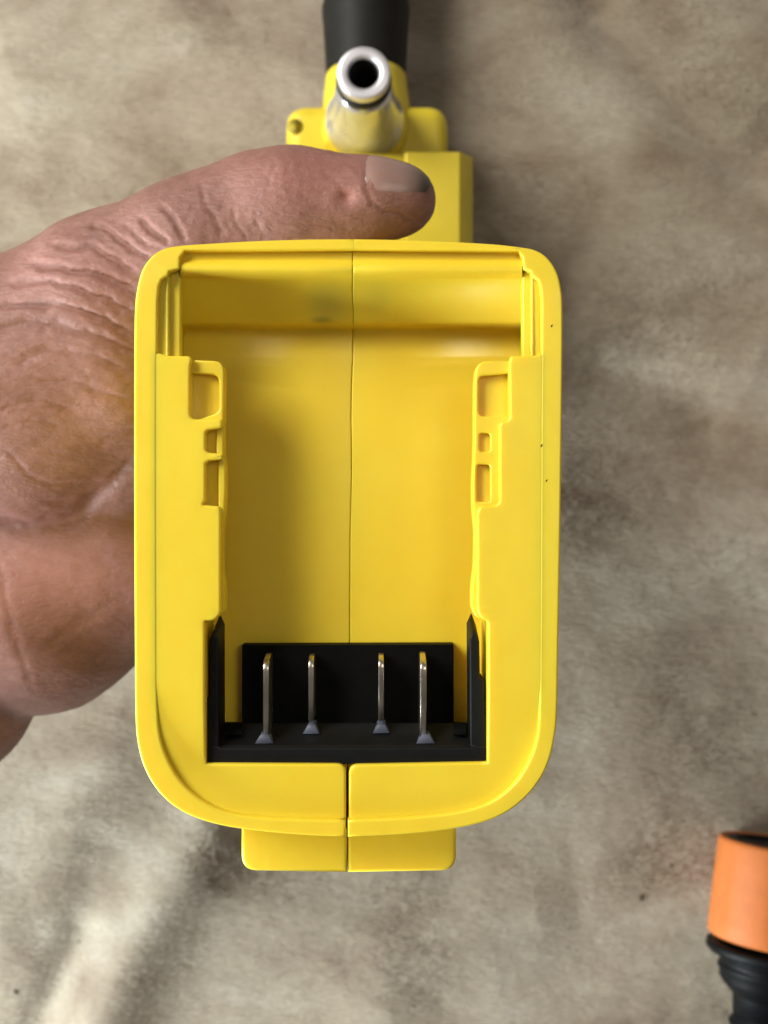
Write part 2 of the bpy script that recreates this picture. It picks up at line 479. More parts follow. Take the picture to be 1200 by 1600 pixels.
outL = [(555, 373), (480, 373.5), (400, 376), (330, 380), (285, 383), (257, 388), (237, 400), (222, 421), (214, 450), (210, 490), (209, 600), (209, 800),
        (210, 1000), (211, 1115), (214, 1158), (223, 1195), (240, 1228), (266, 1256), (300, 1276), (345, 1290), (400, 1298.5), (470, 1305), (539.8, 1308)]
outR = [(551, 373), (620, 374), (700, 377), (770, 381), (815, 386), (838, 391), (856, 403), (870, 424), (877, 450), (879.5, 485), (879, 600), (876.5, 800),
        (873, 1000), (871, 1110), (867, 1152), (858, 1190), (842, 1222), (818, 1250), (786, 1273), (745, 1288), (690, 1298), (620, 1304.5), (543.2, 1308)]
def dense(pts, k=4):
    out = []
    n = len(pts)
    for i in range(n - 1):
        p0 = pts[max(i - 1, 0)]; p1 = pts[i]; p2 = pts[i + 1]; p3 = pts[min(i + 2, n - 1)]
        for j in range(k):
            t = j / k
            out.append(tuple(.5 * ((2 * p1[a]) + (-p0[a] + p2[a]) * t + (2 * p0[a] - 5 * p1[a] + 4 * p2[a] - p3[a]) * t * t + (-p0[a] + 3 * p1[a] - 3 * p2[a] + p3[a]) * t ** 3) for a in (0, 1)))
    out.append(pts[-1]); return out
inL_low = [(539.8, 1282), (470, 1281), (405, 1278), (355, 1270), (316, 1252), (285, 1225), (264, 1192), (251, 1155), (246.5, 1110), (245.5, 1000), (245, 800), (245, 600)]
inR_low = [(543.2, 1282), (620, 1279), (690, 1273), (738, 1264), (774, 1249), (804, 1224), (825, 1192), (838, 1155), (842, 1110), (843, 1000), (844, 800), (845, 600)]
inL_up = [(246, 470), (248, 447), (252, 437), (262, 431), (264, 424), (280, 420), (281, 402), (288, 392), (555, 390)]
inR_up = [(846, 470), (844, 447), (840, 437), (831, 431), (829, 424), (818, 420), (816, 402), (810, 392), (551, 390)]

def dipped(mb):
    out = []
    for x, y, z in mb.v:
        d = -2.4 * max(0.0, (y - 35.5) / 12.0) ** 2 * min(1, max(0, (z + 20) / 12))
        k = (D0 - z - d) / (D0 - z); out.append((x * k, y * k, z + d))
    mb.v = out
def shell(side):
    mb = MB()
    L_ = side == 'L'
    sx = (lambda a, b: a if L_ else b)
    # 1 rim
    out = dense(sx(outL, outR)); low = dense(sx(inL_low, inR_low)); up = sx(inL_up, inR_up)
    poly = [P(x, y, 0)[:2] for x, y in out + low + up]
    solid(poly, [], 0, -26, .45, mb, nr=5)
    # 2 recessed frame with the rail plate and its pockets
    z = -0.07
    zf = lambda x, y: -1.5 * min(1, max(0, (-y - 30) / 16.)) ** 1.3
    if L_:
        fr = [(540, 1290), (540, 1197, 15), (320, 1196, 0), (320, 971, 3), (334, 970, 8), (345, 960, 8), (345, 800, 3), (342, 791, 4), (316, 789, 3), (321, 783, 4), (321, 724, 3), (327, 720, 3), (348, 717, 3), (347, 709, 3),
              (325, 707, 3), (321, 703, 3), (321, 676, 3), (325, 672, 3), (347, 668, 4), (348, 654, 6), (302, 655, 5), (297, 650, 4), (297, 575, 5), (300, 561, 3), (296, 556, 3), (262, 555.5, 4), (246, 551, 4), (236, 551), (236, 1100), (249, 1180), (300, 1262), (395, 1292)]
        lo_ = [(285, 562), (349.5, 564, 16), (350, 600, 6), (349, 650, 5), (348.5, 706, 6), (352, 728, 6), (352, 770, 6), (350, 806, 5), (347, 830, 10), (346.5, 880, 10), (351, 925, 6), (351, 955, 8), (338, 968, 8), (285, 968)]
        pk = [[(289, 582), (342, 586, 12), (343, 644, 10), (289, 662)], [(312, 668), (338, 668), (338, 711), (312, 711)], [(312, 716), (341, 716), (341, 795), (312, 795)]]
        lz = -1.7; pz = [-3.6, -2.7, -2.9]
    else:
        fr = [(544.5, 1290), (544.5, 1198, 15), (762, 1194, 0), (762, 971, 6), (752, 967, 8), (745, 955, 8), (745, 800, 5), (750, 791, 5), (774, 790, 3), (780, 784, 4), (780, 664, 4), (783, 659, 3), (793, 657, 3), (796, 652, 4),
              (795, 566, 4), (798, 556.5, 3), (838, 555, 4), (845, 551, 4), (853, 551), (852, 1100), (840, 1180), (792, 1262), (690, 1284)]
        lo_ = [(806, 561), (744, 565, 20), (741.5, 600, 6), (741, 640, 6), (741, 690, 6), (740, 720, 8), (738, 760, 8), (739, 800, 8), (742, 830, 8), (741, 885, 10), (737, 915, 8), (736.5, 950, 8), (744, 967, 12), (806, 968)]
        pk = [[(748, 588, 9), (801, 582, 1), (801, 652, 1), (748, 650, 9)], [(749, 677, 6), (766, 677, 6), (766, 706, 6), (749, 706, 6)], [(745, 726, 6), (766, 726, 6), (766, 784, 4), (745, 784, 4)]]
        lz = -1.2; pz = [-2.7, -2.2, -2.5]
    solid(pxpoly(fr, z), [], z, -4.6, .5, mb, nr=5, zfun=zf)
    solid(pxpoly(lo_, lz), [pxpoly(h, lz) for h in pk], lz, -5.2, .36, mb, nr=5, floors=pz)
    # deep walls under the frame, in front of and beside the terminal block
    wl = [(541, 1290), (541, 1205, 10), (541, 1199), (320, 1199), (320, 976), (300, 976), (236, 985), (236, 1100), (249, 1180), (300, 1262), (395, 1292)] if L_ else \
         [(543, 1290), (543, 1205, 10), (543, 1200), (762, 1198), (762, 976), (800, 976), (853, 985), (852, 1100), (840, 1180), (792, 1262), (690, 1284)]
    solid(pxpoly(wl, z), [], -4.2, -26, .1, mb, nr=1)
    # hanging inner lip of the rail (light edge that shows beside the plate)
    # 3 groove and rib at the upper side
    gz = -1.1
    gr = [(238, 425), (264, 425), (264, 575), (238, 575)] if L_ else [(829, 425), (855, 425), (855, 575), (829, 575)]
    solid(pxpoly(gr, gz), [], gz, -26, .2, mb, nr=2)
    rb = [(258, 412), (264.5, 412), (264.5, 570), (258, 570)] if L_ else [(829, 412), (835, 412), (835, 570), (829, 570)]
    solid(pxpoly(rb, -0.7), [], -0.7, -26, .35, mb, nr=3)
    st = [(256, 405), (282.5, 405), (282.5, 575), (256, 575)] if L_ else [(815.5, 405), (838, 405), (838, 575), (815.5, 575)]
    solid(pxpoly(st, -1.7), [], -1.7, -3.4, .45, mb, nr=3)
    # 4 sloping top wall, groove and bay floor: one profile run across the half
    prof = [(394, -1.5), (400, -1.9), (405, -2.0), (408.5, -1.7), (412, -1.0), (417, -.7), (423, -.85), (430, -1.7), (436, -2.9), (446, -4.3), (470, -6.8), (490, -9.0), (503, -10.4), (507, -11.3),
            (510, -13.2), (513, -14.9), (519, -15.7), (530, -15.95), (550, -15.9), (575, -15.8), (700, -15.8), (850, -15.8), (1000, -15.8), (1212, -15.8)]
    rows = []
    for py, z_ in dense(prof, 3):
        Y = P(600, py, z_)[1]
        sm = 552 + (py - 390) * (546.5 - 552.5) / 610
        xs_ = P(sm + (0 if L_ else 0), py, z_)[0] + (.02 if L_ else -.02) + .10 * math.sin(py / 37.0) + .05 * math.sin(py / 11.0 + 1)
        xo, xr = P(283, py, z_)[0], P(815, py, z_)[0]
        if py > 562: xo, xr = -40.5, 28.5
        zw = max(z_, -2.8); wx = P(282 if L_ else 816, py, zw)[0]
        if py > 562: zw = z_; wx = xo - .3 if L_ else xr + .3
        e = .35
        if L_: xx = [xo, xs_ - 8, xs_ - e, xs_ - e * .4, xs_ - .05, xs_]
        else: xx = [xr, xs_ + 8, xs_ + e, xs_ + e * .4, xs_ + .05, xs_]
        dz = [0, 0, 0, -.06, -.3, -2.6]
        rows.append([(wx, P(0, py, zw)[1] if py < 562 else Y, zw)] + [(x, Y, z_ + d) for x, d in zip(xx, dz)])
    V, Fc = loft(rows, closed=False, cap=False)
    mbs = MB(); mbs.add(V, Fc)
    dipped(mb); dipped(mbs)
    return mb, mbs
for side in 'LR':
    mb, mbs = shell(side)
    o = mb.build('shell_half', M_Y, tool, wn=True)
    mbs.build('bay_floor', M_YS, o)
# seam backing so that the joint between the halves is not see-through
mb = MB(); mb.add(*rbox(-7.6, -3.9, -56, 44, -24, -18.9, .2, 1)); mb.build('seam_rib', M_Y, tool)

# tab under the bay
for (a, b, c, d) in ((377, 542, 0, 1), (543.5, 713, 1, 0)):
    z = -9
    pts = [(a, 1270), (b, 1270), (b, 1364, 0 if c == 0 else 22), (a, 1364, 22 if c == 0 else 0)]
    if c == 0: pts = [(a, 1270), (b, 1270), (b, 1364), (a, 1361, 24)]
    else: pts = [(a, 1270), (b, 1270), (b, 1361, 24), (a, 1364)]
    mb = MB(); solid(pxpoly(pts, z, 8), [], z, -24, .7, mb, nr=4, bottom=True); mb.build('latch_tab', M_Y, tool, wn=True)

# housing behind the rim and the handle, one loft
ring0 = [P(x, y, 0)[:2] for x, y in dense(outL, 3) + dense(outR, 3)[::-1]]
def resample(p, n):
    p = np.array(p + [p[0]]); s = np.r_[0, np.cumsum(np.hypot(*np.diff(p, axis=0).T))]
    t = np.linspace(0, s[-1], n + 1)[:-1]; return np.stack([np.interp(t, s, p[:, 0]), np.interp(t, s, p[:, 1])], -1)
NR = 96
R0 = resample(ring0, NR); C0 = R0.mean(0)
def oval(cx, cy, rx, ry, z, tilt):
    out = []
    for q in R0:
        a = math.atan2(q[1] - C0[1], (q[0] - C0[0]) * 1.5)
        out.append((cx + rx * math.cos(a), cy + ry * math.sin(a), z + tilt * ry * math.sin(a)))
    return out
def mixr(A, B, t): return [tuple(np.array(a) * (1 - t) + np.array(b) * t) for a, b in zip(A, B)]
def foot(z, s): return [(C0[0] + (q[0] - C0[0]) * s, C0[1] + (q[1] - C0[1]) * s, z) for q in R0]
HX = -5.5
rings = [foot(-4, .992), foot(-18, .988), foot(-28, .98)]
h0 = oval(HX, 36, 17.5, 21, -50, .25)
f1 = foot(-38, .93)
rings += [mixr(foot(-33, .955), h0, .06), mixr(f1, h0, .22), mixr(f1, h0, .5), mixr(f1, h0, .8), h0]
for t in (.15, .3, .45, .6, .75, .9, 1):
    rings.append(oval(HX, 36 + t * 24, 17.5 + 1.2 * math.sin(t * 6), 21 + 2 * math.sin(t * 3), -50 - t * 120, .28))
V, Fc = loft(rings, True, False); mb = MB(); mb.add(V, Fc); mb.build('handle', M_YB, tool)

# body of the gun behind the handle
mb = MB()
mb.add(*rbox(*(P(430, 0, -172)[0], P(722, 0, -172)[0]), 22, P(0, 240, -172)[1], -208, -168, 5, 4))
mb.build('body', M_YB, tool)
mb = MB()   # raised square block with a chamfered right flank
x0, x1 = P(632, 0, -160)[0], P(741, 0, -160)[0]; yt = P(0, 236, -160)[1]
xs1 = P(716, 0, -160)[0]
sec = [(x0, -172), (x0, -161), (x0 + 1, -160), (xs1, -160), (xs1 + .8, -160.5), (x1, -166), (x1, -200), (x0, -200)]
ra = [(x, yt, z) for x, z in sec]; rb_ = [(x, yt - .6, z) for x, z in sec]; rc = [(x, 18, z) for x, z in sec]
V, Fc = loft([[(x * .998, yt, z - .7) for x, z in sec], rb_, rc]); mb.add(V, Fc)
mb.build('side_block', M_YB, tool, wn=True)
mb = MB()
mb.add(*rbox(P(408, 0, -185)[0], P(470, 0, -185)[0], 20, P(0, 232, -185)[1], -206, -184, 3, 3)); mb.build('side_block', M_YB, tool)
# rounded front shoulder
mb = MB()
sh = []
xl, xr, yb, ytp = P(444, 0, -180)[0], P(702, 0, -180)[0], P(0, 262, -180)[1], P(0, 154, -180)[1]
pts = [(xl, yb), (xr, yb), (xr, ytp, 20), (xl + (xr - xl) * .72, ytp, 3), (xl + (xr - xl) * .28, ytp, 3), (xl, ytp, 20)]
solid(rounded(pts, 9), [], -184, -210, 5.5, mb, nr=7, bottom=True); mb.build('front_shoulder', M_YB, tool, wn=True)
sx_, sy_, _ = P(461, 198, -184)
mb = MB(); mb.add(*lathe((sx_, sy_, -183.85), (0, 0, -1), [(0, 2.6), (.1, 2.3), (.12, 1.9), (.12, 0)], 32)); mb.build('screw_recess_shade', plain('shaded_yellow_recess', (.36, .27, .015), .6), tool)  # flat disc in darker yellow; the recess's shade is painted into its colour
# tapered yellow neck that holds the black tube
o = Vector(P(572, 170, -192)); tip = Vector(P(571, -160, -201))
ax = (tip - o).normalized()
V, Fc = lathe(o - ax * 8, ax, [(0, 15.4), (6, 15.2), (10, 14.8), (14, 14.3), (17, 14.0), (19, 13.8), (19.5, 13.0)], 64)
mb = MB(); mb.add(V, Fc); mb.build('neck', M_YB, tool)
V, Fc = lathe(o, ax, [(7, 13.2), (11, 13.6), (20, 14.2), (30, 14.7), (33, 15.1), (36, 15.2), (39, 14.6), (41, 14.6), (44, 15.0), (75, 15.6), (90, 15.8), (92, 15), (92, 9), (180, 9), (181, 0)], 72)
mb = MB(); mb.add(V, Fc); mb.build('lance', M_TUBE, tool)
# small moulded rib on the top of the tube
q = o + ax * 36
mb = MB(); mb.add(*rbox(q.x - 5.5, q.x + 5.5, q.y - 1.2, q.y + 1.0, q.z + 13.5, q.z + 16.4, .6, 2)); mb.build('tube_rib', M_TUBE, tool)

# inlet collar and silver hose fitting pointing at the camera
base = Vector(P(570, 192, -178)); tipc = Vector(P(568, 113, -138)); ax = (tipc - base).normalized(); Ls = (tipc - base).length
V, Fc = lathe(base - ax * 8, ax, [(0, 14.6), (4, 14), (6, 13.4), (7.2, 12.8), (7.5, 11.5)], 64); mb = MB(); mb.add(V, Fc); mb.build('inlet_collar', M_YB, tool)
fit = empty('hose_fitting', base); fit.parent = tool; fit.location = base * MM - Vector(tool.location)
def fm(name, prof, mat, seg=72, cap=False):
    V, Fc = lathe(base, ax, prof, seg, cap=cap); mb = MB(); mb.add(V, Fc); return mb.build(name, mat, fit)
r0 = 8.0
fm('flared_skirt', [(-2, 11.0), (0, 12.6), (1, 13.1), (2.5, 13.0), (4, 12.6), (6, 11.8), (8, 11.1), (12, 10.4), (18, 9.7), (24, 9.1), (28, 8.5), (Ls - 9.4, 8.0), (Ls - 9.0, 6.6), (Ls - 4.4, 6.6), (Ls - 4.2, 7.2), (Ls - 3.6, 7.9)], M_CHROME)
fm('tip_ring', [(Ls - 4.2, 6.5), (Ls - 4.0, 7.4), (Ls - 3.5, 7.9), (Ls - .7, 8.0), (Ls - .25, 7.8), (Ls, 7.4), (Ls + .05, 5.4), (Ls - .2, 5.0), (Ls - .7, 4.6), (Ls - 3, 4.4)], M_CHROME2)
fm('bore', [(Ls - 1.4, 4.55), (Ls - 3, 4.3), (Ls - 16, 4.2), (Ls - 16, 0)], M_HOLE)
V, Fc = [], []
ct = base + ax * (Ls - 6.9); u = Vector((1, 0, 0)); u = (u - ax * u.dot(ax)).normalized(); w = ax.cross(u)
rg = []
for i in range(64):
    a = 2 * math.pi * i / 64; d = u * math.cos(a) + w * math.sin(a)
    rg.append([ct + d * (6.7 + 1.75 * math.cos(b)) + ax * (1.9 * math.sin(b)) for b in [2 * math.pi * j / 14 for j in range(14)]])
rg.append(rg[0]); V, Fc = loft(rg, True, False); mb = MB(); mb.add(V, Fc); mb.build('seal_ring', M_RUB, fit)

# ------------------------------------------------------------------ terminal block
tb = empty('terminal_block', (0, 0, 0)); tb.parent = tool
tb.location = Vector(P(540, 1150, -12)) * MM - Vector(tool.location)
mb = MB(); z = -2.6
solid(pxpoly([(319, 1195), (320, 1165), (341, 1165), (345, 1169), (735, 1168), (736, 1165), (759, 1165), (759, 1194)], z), [], z, -22.2, .28, mb, nr=2)
mb.build('crossbar', M_BLK, tb, wn=True)
for pts in ([(319.5, 1166), (321, 1092), (327.5, 1088), (327.5, 1001), (334, 985), (341.5, 1001), (342, 1166)], [(735, 1166), (734, 1000), (741.5, 983), (749, 1003), (750, 1058), (756.5, 1062), (759, 1166)]):
    mb = MB(); solid(pxpoly(pts, z), [], z, -10.5, .3, mb, nr=2)
    xs_ = [p[0] for p in pts]; tip = min(pts, key=lambda p: p[1])
    V = []
    # the point of the post leans away from the camera
    V = [(x, y + (max(0, -2.6 - zz) * .28 if y > P(0, 1010, z)[1] else 0), zz) for x, y, zz in mb.v]; mb.v = V
    mb.build('guide_post', M_BLK, tb, wn=True)
mb = MB(); solid(pxpoly([(378, 1008), (709, 1007), (709, 1135), (378, 1135)], -12.0), [], -12.0, -17.1, .2, mb, nr=2)
mb.build('back_plate', M_BLK2, tb, wn=True)
mb = MB()
def shelf(x0, x1, prof):
    a = [(P(x0, y, z_)[0], P(x0, y, z_)[1], z_) for y, z_ in prof]; b = [(P(x1, y, z_)[0], P(x1, y, z_)[1], z_) for y, z_ in prof]
    return loft([a, b], closed=False, cap=False)
mb.add(*shelf(340, 740, [(1172, -2.9), (1167, -3.1), (1163, -3.8), (1152, -6.3), (1148, -6.8), (1135, -9.0), (1131, -9.3), (1129, -9.7), (1130, -22)]))
mb.build('sloping_shelf', M_BLK, tb)
mb = MB(); mb.add(*shelf(352, 378, [(1150, -6.2), (1148, -5.6), (1133, -8.2), (1130, -8.6), (1128, -12)])); mb.build('corner_step', M_BLK2, tb)
mb = MB(); mb.add(*shelf(709, 728, [(1150, -6.2), (1148, -5.6), (1133, -8.2), (1130, -8.6), (1128, -12)])); mb.build('corner_step', M_BLK2, tb)
def blade(px, wpx, y0, y1, ych, zf, zb):
    X = P(px, 0, zf)[0]; h = wpx * 1.12 * (D0 - zf) / F / 2
    pr = [(P(0, y0, zf)[1], zf), (P(0, ych + 8, zf)[1], zf), (P(0, ych, zf)[1], zf - .15), (P(0, ych - 8, zf)[1] , zf - .9), (P(0, y1 + 3, zb + 3)[1], zb + 2.4), (P(0, y1, zb + 1)[1], zb + 1), (P(0, y1 + 3, zb)[1], zb), (P(0, y0, zf)[1], zb)]
    V = []; n = len(pr); e = h * .3
    def ring(x, ins):
        c = (sum(p[0] for p in pr) / n, sum(p[1] for p in pr) / n)
        return [(x, y + (ins if y < c[0] else -ins), z_ + (-ins if z_ > c[1] else ins)) for y, z_ in pr]
    R = [ring(X - h, e), ring(X - h + e, 0), ring(X + h - e, 0), ring(X + h, e)]
    V, Fc = loft(R); m = MB(); m.add(V, Fc); return m.build('terminal_blade', M_STEEL, tb, wn=True)
for i, (px, w_, y0, y1, ych, zf, zb) in enumerate(((415.5, 8.6, 1154, 1020, 1040, -4.4, -11.4), (486, 8.0, 1126, 1021, 1036, -6.5, -12), (595.5, 8.0, 1126, 1020, 1036, -6.5, -12), (661.5, 9.2, 1154, 1018, 1040, -4.4, -11.4))):
    blade(px, w_, y0, y1, ych, zf, zb)
def wedge(px, py, w2, h, z0):
    m = MB(); solid(pxpoly([(px - w2, py), (px - w2 * .38, py - h), (px + w2 * .38, py - h), (px + w2, py)], z0), [], z0, z0 - 5, .12, m, nr=1)
    return m.build('blade_wedge', M_WEDGE, tb)
wedge(413, 1162, 15, 14, -3.9); wedge(486.5, 1147, 13.5, 14, -6.6); wedge(596, 1146, 13.5, 14, -6.6); wedge(665.5, 1162, 15, 14, -3.9)

# flecks of grime on the rim
for i, (px, py, l, a) in enumerate(((862, 509, 5, 1.1), (846, 696, 5, 1.0), (854, 751, 5, .9))):
    c = P(px, py, 0); mb = MB(); ca, sa = math.cos(a), math.sin(a); hw, hl = .10, l * .112 / 2
    q = [(-hl, -hw * .4), (-hl * .2, -hw), (hl * .8, -hw * .3), (hl, 0), (hl * .3, hw), (-hl * .7, hw * .7)]
    zz = .0 if px > 850 else -0.25
    b0 = [(c[0] + x * ca - y * sa, c[1] + x * sa + y * ca, -.3) for x, y in q]; b1 = [(x, y, .05) for x, y, _ in b0]
    mb.add(*loft([b0, b1])); mb.build('grime_fleck', M_BLK2, tool)

# ------------------------------------------------------------------ the hand: one continuous surface from a smooth distance field
def H(px, py, z, rpx):
    x, y, z = P(px, py, z); return np.array([x, y, z]), rpx * (D0 - z) / F
prims = []   # (a, ra, b, rb, smoothness)
def bone(A, B, k=6.0, g=0): prims.append((A[0], A[1], B[0], B[1], k, g))
def W(x, y, z, r): return (np.array([x, y, z], float), r)
# thumb, group 0
tA = H(628, 313, -50, 54); tB = H(590, 314, -50, 58); tC = H(545, 316, -51, 63); tD = H(468, 321, -53, 79); tE = H(400, 338, -56, 84); tF = H(300, 402, -60, 108)
bone(tA, tB, 4); bone(tB, tC, 4); bone(tC, tD, 5); bone(tD, tE, 6); bone(tE, tF, 8)
tG = H(170, 482, -66, 124); bone(tF, tG, 9)
tH = H(50, 575, -74, 147); bone(tG, tH, 10)
tI = H(40, 634, -74, 160); bone(tH, tI, 10)
tJ = H(175, 592, -66, 108); bone(tG, tJ, 9); bone(tJ, tI, 9)
tK = H(-120, 655, -84, 180); bone(tI, tK, 12)
bone(tH, H(-130, 625, -86, 180), 12)
# lower palm and heel of the hand, group 1 (kept apart by a tight crease)
pA = H(215, 862, -95, 130); pB = H(60, 928, -98, 176); pC = H(-110, 1045, -104, 205); pD = H(330, 800, -98, 110)
bone(pA, pB, 9, 1); bone(pD, pA, 9, 1)
bone(H(150, 805, -94, 135), pB, 8, 1)
# wrist bulge left of the last crease, group 2
bone(H(-95, 1075, -100, 150), H(-260, 1150, -95, 220), 8, 2)
bone(H(-60, 720, -96, 185), H(-300, 900, -95, 260), 12, 2)
bone(H(-300, 900, -100, 250), H(-1100, 1300, -110, 240), 12, 2)
# knuckles and four fingers that close round the handle, group 3
def finger(z, s, ln):
    cx, cy = HX, 36 + (-z - 50) / 120 * 24
    ring = []
    for a, rr in ((200, 9.6), (236, 9.0), (272, 8.6), (305, 8.2), (338, 7.8), (338 + ln, 7.2)):
        t = math.radians(a); ring.append(W(cx + (17.5 + rr * .92) * math.cos(t), cy + (21 + rr * .92) * math.sin(t), z, rr * s))
    k = W(cx - 36, cy - 20, z, 11 * s)
    bone(W(-62, cy - 24 - (z + 90) * .1, z * .7 - 27, 14), k, 6, 3); bone(k, ring[0], 4, 3)
    for i in range(len(ring) - 1): bone(ring[i], ring[i + 1], 1.6, 3)
    return ring
FR = [finger(-70, 1.0, 38), finger(-88, 1.03, 42), finger(-106, 1.0, 36), finger(-122, .88, 28)]

lo = np.array([-235, -125, -160.]); hi = np.array([45, 110, -28.]); h = 1.05
ax_ = [np.arange(lo[i], hi[i], h) for i in range(3)]
GXh, GYh, GZh = np.meshgrid(*ax_, indexing='ij')
def smin(a, b, k):
    hh = np.clip(.5 + .5 * (b - a) / k, 0, 1); return b * (1 - hh) + a * hh - k * hh * (1 - hh)
def field(X, Y, Z):
    g = {}
    for a, ra, b, rb, k, grp in prims:
        d = b - a; dd = d @ d
        t = np.clip(((X - a[0]) * d[0] + (Y - a[1]) * d[1] + (Z - a[2]) * d[2]) / dd, 0, 1)
        q = np.sqrt((X - a[0] - t * d[0]) ** 2 + (Y - a[1] - t * d[1]) ** 2 + (Z - a[2] - t * d[2]) ** 2) - (ra + (rb - ra) * t)
        g[grp] = q if grp not in g else smin(g[grp], q, k)
    f = smin(g[0], g[1], 5.5); f = smin(f, g[2], 3.0); f = smin(f, g[3], 4.0)
    return f
SD = field(GXh.astype(np.float32), GYh.astype(np.float32), GZh.astype(np.float32)).astype(np.float64)

def surface_nets(D, ax3):
    s = D < 0
    nx_, ny_, nz_ = D.shape
    c = np.zeros((nx_ - 1, ny_ - 1, nz_ - 1), int)
    corners = [(i, j, k) for i in (0, 1) for j in (0, 1) for k in (0, 1)]
    def sub(A, o): return A[o[0]:nx_ - 1 + o[0], o[1]:ny_ - 1 + o[1], o[2]:nz_ - 1 + o[2]]
    for o in corners: c += sub(s, o)
    act = (c > 0) & (c < 8)
    I = np.argwhere(act); ids = -np.ones(act.shape, int); ids[act] = np.arange(len(I))
    acc = np.zeros((len(I), 3)); cnt = np.zeros(len(I))
    for a in corners:
        for d in range(3):
            if a[d]: continue
            b = list(a); b[d] = 1
            va = D[I[:, 0] + a[0], I[:, 1] + a[1], I[:, 2] + a[2]]; vb = D[I[:, 0] + b[0], I[:, 1] + b[1], I[:, 2] + b[2]]
            m = (va < 0) != (vb < 0)
            t = np.where(m, va / np.where(m, va - vb, 1), 0)
            p = np.array(a, float)[None, :].repeat(len(I), 0); p[:, d] += t
            acc[m] += p[m]; cnt[m] += 1
    vert = I + acc / cnt[:, None]
    vw = np.stack([ax3[i][0] + vert[:, i] * h for i in range(3)], -1)
    faces = []
    for d in range(3):
        e1, e2 = [(1, 2), (2, 0), (0, 1)][d]
        sl0 = [slice(1, n - 1) for n in D.shape]; sl0[d] = slice(0, D.shape[d] - 1)
        sl1 = list(sl0); sl1[d] = slice(1, D.shape[d])
        A = s[tuple(sl0)]; B = s[tuple(sl1)]
        for flip, mm in ((False, A & ~B), (True, ~A & B)):
            E = np.argwhere(mm)
            if not len(E): continue
            off = np.array([1, 1, 1]); off[d] = 0; E = E + off
            def cid(u, v):
                q = E.copy(); q[:, e1] -= u; q[:, e2] -= v; return ids[q[:, 0], q[:, 1], q[:, 2]]
            f = np.stack([cid(1, 1), cid(0, 1), cid(0, 0), cid(1, 0)], -1)
            if flip: f = f[:, ::-1]
            faces.append(f)
    return vw, np.concatenate(faces)
hv, hf = surface_nets(SD, ax_)
me = bpy.data.meshes.new('hand'); me.from_pydata(hv.tolist(), [], hf.tolist())
bm = bmesh.new(); bm.from_mesh(me)
for _ in range(3): bmesh.ops.smooth_vert(bm, verts=bm.verts, factor=.5, use_axis_x=True, use_axis_y=True, use_axis_z=True)
bmesh.ops.recalc_face_normals(bm, faces=bm.faces)
# finer mesh where the camera-side skin shows
fe = [e for e in bm.edges if max(e.verts[0].co.z, e.verts[1].co.z) > -95 and (e.verts[0].co.x < -30 or e.verts[0].co.y > 45)]
bmesh.ops.subdivide_edges(bm, edges=fe, cuts=1, use_grid_fill=True, smooth=0)
bmesh.ops.triangulate(bm, faces=[f for f in bm.faces if len(f.verts) > 4])
for _ in range(2): bmesh.ops.smooth_vert(bm, verts=bm.verts, factor=.5, use_axis_x=True, use_axis_y=True, use_axis_z=True)
bm.to_mesh(me); bm.free()
nv = len(me.vertices); co = np.empty(nv * 3); me.vertices.foreach_get('co', co); co = co.reshape(-1, 3)
no = np.empty(nv * 3); me.vertices.foreach_get('normal', no); no = no.reshape(-1, 3)
# wrinkles: grooves along creases of the skin, given where they run over the hand
sc_ = F / (D0 - co[:, 2]); UX = 600 + co[:, 0] * sc_; UY = 800 - co[:, 1] * sc_
disp = np.zeros(nv); red = np.zeros(nv)
front = np.clip(no[:, 2] * 2 + .9, 0, 1)
creases = [ # points, depth mm, width px
    ([(215, 462), (165, 432), (110, 415), (40, 412)], .9, 7), ([(214, 492), (150, 462), (80, 440), (0, 436)], .8, 7), ([(212, 520), (140, 492), (70, 478), (-10, 476)], .9, 8),
    ([(212, 552), (150, 525), (60, 508), (-20, 512)], .7, 8), ([(210, 432), (180, 405), (130, 385), (80, 382)], .8, 7), ([(235, 410), (205, 385), (170, 360), (140, 355)], .8, 6),
    ([(262, 385), (240, 360), (215, 335)], .7, 6), ([(290, 378), (270, 345), (250, 318)], .6, 6), ([(255, 392), (222, 372), (192, 345)], .5, 4),
    ([(345, 375), (330, 345), (318, 315), (312, 290)], .25, 6), ([(385, 375), (372, 350), (362, 325)], .2, 5), ([(415, 375), (405, 350), (398, 330)], .15, 5),
    ([(208, 590), (150, 560), (80, 548), (10, 560)], .45, 8), ([(208, 628), (130, 600), (40, 590)], .35, 8), ([(120, 640), (60, 628), (-10, 640)], .3, 5), ([(100, 668), (50, 660), (0, 668)], .25, 5),
    ([(0, 698), (25, 722), (60, 748), (110, 762), (150, 755)], .15, 5), ([(60, 790), (110, 775), (165, 752), (215, 722)], .3, 7),
    ([(-5, 860), (10, 930), (25, 1010), (50, 1090)], .13, 7), ([(-20, 806), (30, 822), (70, 824), (115, 808), (155, 775), (215, 728)], .8, 13),
    ([(470, 300), (480, 312), (500, 318)], .15, 4), ([(500, 262), (530, 285), (545, 312)], .15, 6), ([(452, 250), (448, 275), (455, 300)], .12, 4), ([(430, 248), (425, 272), (430, 295)], .12, 4),
    ([(572, 262), (574, 292), (590, 320), (630, 337), (668, 345)], .3, 5),
    ([(150, 700), (185, 680), (212, 668)], .3, 8), ([(180, 950), (110, 980), (70, 1010)], .2, 12)]
UXn = UX + 16 * vnoise(UX, UY, 42, 51, 2); UYn = UY + 24 * vnoise(UX, UY, 38, 53, 3)
